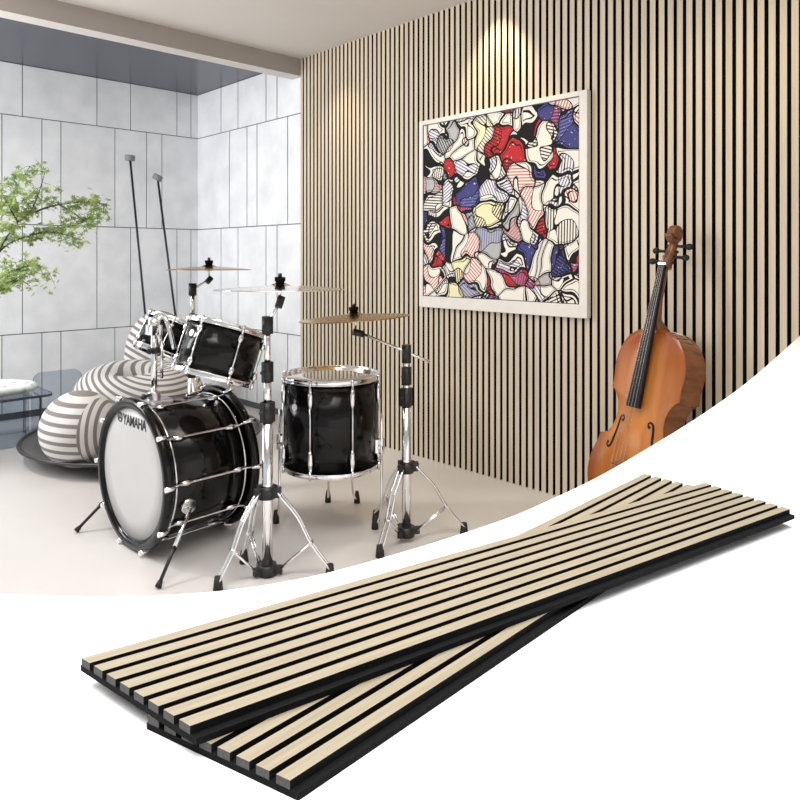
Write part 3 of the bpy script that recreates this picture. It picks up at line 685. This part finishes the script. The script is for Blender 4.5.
# ------------------------------------------------------------------ low lounge tray with striped poufs
dc = C((146-400)/F*4.30, 4.30, 0)
t = thing('lounge_tray', 'large round dark woven low tray on the floor under the striped poufs', 'tray', dc)
RD = 0.69
MB().lathe([(0.0005, 0.040), (RD*0.55, 0.042), (RD*0.85, 0.062), (RD, 0.098), (RD, 0.090), (RD*0.85, 0.050), (RD*0.55, 0.030), (0.0005, 0.028)], 72).build('dish', M['tray'], t)
MB().lathe([(RD+0.010*math.cos(a), 0.096+0.010*math.sin(a)) for a in [2*PI*k/8 for k in range(8)]], 72, 0, None, True).build('rim', M['tray_rim'], t)
mb = MB(); ring(mb, RD*0.42, 0.0, 0.04, 0.034); mb.build('foot_ring', M['tray_rim'], t)
def blob(name, mtx, fn, mt, label, seg=64, rings=36, group='striped poufs on the round tray'):
    pass
    vs_ = []
    for i in range(rings+1):
        for k in range(seg): vs_.append(fn(i/rings, k/seg))
    fs = [(i*seg+k, i*seg+(k+1) % seg, (i+1)*seg+(k+1) % seg, (i+1)*seg+k) for i in range(rings) for k in range(seg)]
    mb = MB(); mb.add(vs_, fs, 0, True); o = mb.build(name, mt)
    tag(o, label, 'cushion' if 'cushion' in name else 'pouf', group); o.matrix_world = mtx; return o
camR = Matrix.Rotation(-TH, 4, 'Z')
def sph(rx, ry, rz, sq=1.0):
    def fn(a, b_):
        th = PI*(a-0.5); ph = 2*PI*b_; cz = math.copysign(abs(math.sin(th))**sq, th)
        return (rx*math.cos(th)*math.cos(ph), ry*math.cos(th)*math.sin(ph), rz*cz)
    return fn
pc = PX(80, 428.5, 3.78)
blob('round_pouf', Matrix.Translation(pc) @ camR, sph(0.203, 0.203, 0.203), M['stripe_ball'], 'round ball pouf with horizontal grey and white stripes left of the bass drum')
def donut(a, b_):
    al = 2*PI*a; ph = 2*PI*b_; R0, r0 = 0.205, 0.185
    k = R0+r0*math.cos(al); lump = 1+0.05*math.cos(ph*2+0.8)
    return (k*math.cos(ph)*1.06, k*math.sin(ph)*0.92, 0.192*math.sin(al)*lump+0.012*math.sin(ph))
pc = PX(139, 385, 4.56); pc.z = 0.262
blob('ring_pouf', Matrix.Translation(pc) @ camR @ Matrix.Rotation(math.radians(4), 4, 'X'), donut, M['stripe_ring'], 'wide dimpled pouf with curving grey and white stripes behind the bass drum')
pc = PX(157, 350, 5.16); pc.z = 0.388
blob('back_cushion', Matrix.Translation(pc) @ camR @ Matrix.Rotation(math.radians(-8), 4, 'X'), sph(0.245, 0.10, 0.385, 0.8), M['stripe_back'], 'tall striped back cushion standing behind the smaller rack tom')

# ------------------------------------------------------------------ smoked acrylic bench and cushion
t = thing('acrylic_bench', 'clear smoked acrylic bench at the left edge in front of the tiled wall', 'bench', (1.2, 4.74, 0))
def sheet(name, poly, axis, a, b_, edge=True):
    mb = MB()
    if axis == 'x': Tm = Matrix(((0, 0, 1, 0), (1, 0, 0, 0), (0, 1, 0, 0), (0, 0, 0, 1)))
    elif axis == 'y': Tm = Matrix(((1, 0, 0, 0), (0, 0, 1, 0), (0, 1, 0, 0), (0, 0, 0, 1)))
    else: Tm = Matrix.Identity(4)
    n = len(poly); vs_ = [(p[0], p[1], a) for p in poly]+[(p[0], p[1], b_) for p in poly]
    mb.add(vs_, [tuple(reversed(range(n))), tuple(range(n, 2*n))], 0, False, Tm)
    mb.add(vs_, [(i, (i+1) % n, n+(i+1) % n, n+i) for i in range(n)], 1, False, Tm)
    return mb.build(name, [M['acrylic'], M['acrylic_edge']], t)
def rrect(x0, y0, x1, y1, r, corners=(1, 1, 1, 1)):
    out = []
    for (cx_, cy_, a0), on in zip(((x1-r, y1-r, 0), (x0+r, y1-r, 90), (x0+r, y0+r, 180), (x1-r, y0+r, 270)), corners):
        if on: out += [(cx_+r*math.cos(math.radians(a0+15*k)), cy_+r*math.sin(math.radians(a0+15*k))) for k in range(7)]
        else: out.append({0: (x1, y1), 90: (x0, y1), 180: (x0, y0), 270: (x1, y0)}[a0])
    return out
sheet('seat_sheet', rrect(-0.75, 0.0, 0.32, 0.37, 0.06, (1, 0, 0, 1)), 'z', 0.285, 0.300)
sheet('front_panel', rrect(-0.70, 0.0, 0.15, 0.283, 0.03, (0, 0, 0, 0)), 'y', 0.0, 0.012)
sheet('end_panel', rrect(0.03, 0.0, 0.36, 0.283, 0.04, (0, 0, 0, 0)), 'x', 0.235, 0.247)
sheet('back_panel', rrect(0.30, 0.0, 0.62, 0.385, 0.06, (1, 1, 0, 0)), 'y', 0.378, 0.390)
sheet('back_panel', rrect(-0.70, 0.0, 0.28, 0.283, 0.05, (0, 0, 0, 0)), 'y', 0.378, 0.390)
mb = MB()
def cush(a, b_):
    th = PI*(a-0.5); ph = 2*PI*b_; sg = lambda q, e_: math.copysign(abs(q)**e_, q)
    x_ = 0.15*sg(math.cos(ph), 0.5)*math.cos(th)**0.6 if math.cos(th) > 0 else 0; y_ = 0.21*sg(math.sin(ph), 0.5)*math.cos(th)**0.6 if math.cos(th) > 0 else 0
    return (x_, y_, 0.042*sg(math.sin(th), 0.8)*(1-0.25*(abs(x_)/0.17)**2)+0.006*math.sin(22*x_)*math.cos(15*y_))
vs_ = [cush(i/20, k/40) for i in range(21) for k in range(40)]
mb.add(vs_, [(i*40+k, i*40+(k+1) % 40, (i+1)*40+(k+1) % 40, (i+1)*40+k) for i in range(20) for k in range(40)], 0, True)
o = mb.build('seat_cushion', M['cloth']); o.matrix_world = Matrix.Translation((1.24, 4.92, 0.3445)) @ Matrix.Rotation(math.radians(90), 4, 'Z')
tag(o, 'white cushion with faint green pattern lying on the acrylic bench', 'cushion')

# ------------------------------------------------------------------ slim floor lamps
def floor_lamp(hpx, fpx, Y, roll, label):
    hp = PX(*hpx, Y); k = (fpx-400)/F; bp = C(k*Y, Y, 0)
    t = thing('floor_lamp', label, 'floor lamp', bp, group='slim black floor lamps')
    MB().lathe([(0.0005, 0), (0.12, 0), (0.12, 0.010), (0.115, 0.014), (0.0005, 0.014)], 32).build('base', M['lamp_pole'], t)
    hl = hp-bp
    MB().tube([(0, 0, 0.01), hl-(hl.normalized()*0.02)], 0.0085, 10).build('pole', M['lamp_pole'], t)
    Tm = Matrix.Translation(hl) @ camR @ Matrix.Rotation(roll, 4, 'Y')
    MB().lathe([(0.0005, -0.022), (0.036, -0.022), (0.038, -0.019), (0.038, 0.019), (0.036, 0.022), (0.0005, 0.022)], 28, 0, Tm).build('lamp_head', M['lamp_head'], t)
floor_lamp((130, 158), 154, 5.5, math.radians(4), 'slim black floor lamp by the tiled wall, the taller one on the left')
floor_lamp((157.5, 177.5), 187, 5.5, math.radians(27), 'slim black floor lamp by the tiled wall, shorter with a tilted head')

# ------------------------------------------------------------------ small maple at the left edge
tp = C(-2.62, 3.78, 0)
t = thing('potted_maple', 'slender maple tree with light green leaves reaching in at the left edge', 'tree', (tp.x, tp.y, 0))
MB().lathe([(0.0005, 0), (0.13, 0), (0.17, 0.34), (0.155, 0.34), (0.15, 0.30), (0.0005, 0.30)], 32).build('planter', M['pot'], t)
MB().lathe([(0.0005, 0.30), (0.151, 0.302), (0.151, 0.29), (0.0005, 0.285)], 24).build('soil', M['soil'], t)
def bp(px, py, Y): return PX(px, py, Y)-tp
mb = MB()
trunk = catmull([Vector((0, 0, 0.29)), Vector((0.01, 0.02, 0.6)), bp(-38, 296, 3.8), bp(-32, 262, 3.85), bp(-34, 220, 3.85), bp(-28, 180, 3.9)], 6)
mb.tube(trunk, [0.022-0.016*i/(len(trunk)-1) for i in range(len(trunk))], 10)
brs = [[(-38, 290, 3.8), (-10, 262, 3.85), (10, 243, 3.9), (40, 233, 3.95), (70, 226, 4.0), (98, 218, 4.05)],
       [(-33, 268, 3.85), (-6, 256, 3.85), (6, 238, 3.85), (18, 222, 3.85), (30, 212, 3.9), (38, 195, 3.9), (45, 172, 3.9)],
       [(40, 233, 3.95), (52, 232, 3.9), (70, 236, 3.9), (82, 240, 3.85)],
       [(30, 214, 3.9), (52, 206, 4.0), (80, 202, 4.05), (106, 204, 4.1)],
       [(-38, 296, 3.8), (-12, 288, 3.75), (6, 274, 3.75), (28, 266, 3.75), (48, 268, 3.75)],
       [(-33, 240, 3.85), (-10, 215, 3.9), (4, 204, 3.95), (20, 182, 4.0), (30, 166, 4.0)],
       [(-12, 288, 3.75), (2, 290, 3.7), (18, 280, 3.7), (30, 286, 3.7)],
       [(18, 222, 3.85), (12, 212, 3.8), (6, 200, 3.8)], [(60, 205, 4.0), (72, 212, 3.95), (92, 226, 3.95)]]
tips = []
for b_ in brs:
    c_ = catmull([bp(*q) for q in b_], 6)
    mb.tube(c_, [0.0065-0.0048*i/(len(c_)-1) for i in range(len(c_))], 6)
    tips += [(p, i/len(c_)) for i, p in enumerate(c_) if i > len(c_)*0.30]
tw = []
for p, k in tips:
    if R.random() < 0.75:
        d_ = Vector((R.uniform(-1, 1), R.uniform(-1, 1), R.uniform(-0.6, 0.8))).normalized()*R.uniform(0.04, 0.11)
        q = p+d_; mb.tube([p, p.lerp(q, 0.5)+Vector((0, 0, 0.008)), q], [0.0016, 0.0013, 0.0009], 4); tw += [p.lerp(q, 0.5), q]
mb.build('trunk', M['bark'], t)
star = []
for k in range(5):
    a = math.radians(-100+50*k); star.append((math.sin(a)*(1.0 if k in (1, 2, 3) else 0.72), math.cos(a)*(1.0 if k in (1, 2, 3) else 0.72)))
    if k < 4: a2 = a+math.radians(25); star.append((math.sin(a2)*0.34, math.cos(a2)*0.34))
star.append((0, -0.12))
mb = MB()
clus = tw+[p for p, k in tips if R.random() < 0.5]
for p in clus:
    for _ in range(R.choice((4, 4, 5, 6))):
        s_ = R.uniform(0.020, 0.034)
        Tm = Matrix.Translation(p+Vector((R.gauss(0, 0.022), R.gauss(0, 0.022), R.gauss(0, 0.018)))) @ Matrix.Rotation(R.uniform(0, 2*PI), 4, 'Z') @ Matrix.Rotation(R.uniform(-1.1, 1.1), 4, 'X') @ Matrix.Rotation(R.uniform(-0.9, 0.9), 4, 'Y')
        vs_ = [(0, 0, 0)]+[(x_*s_, y_*s_, -0.12*s_*(x_*x_+y_*y_)) for x_, y_ in star]
        mb.add(vs_, [(0, i, i+1) for i in range(1, len(star))]+[(0, len(star), 1)], 0, False, Tm)
mb.build('foliage', M['leaf'], t, 0, False)
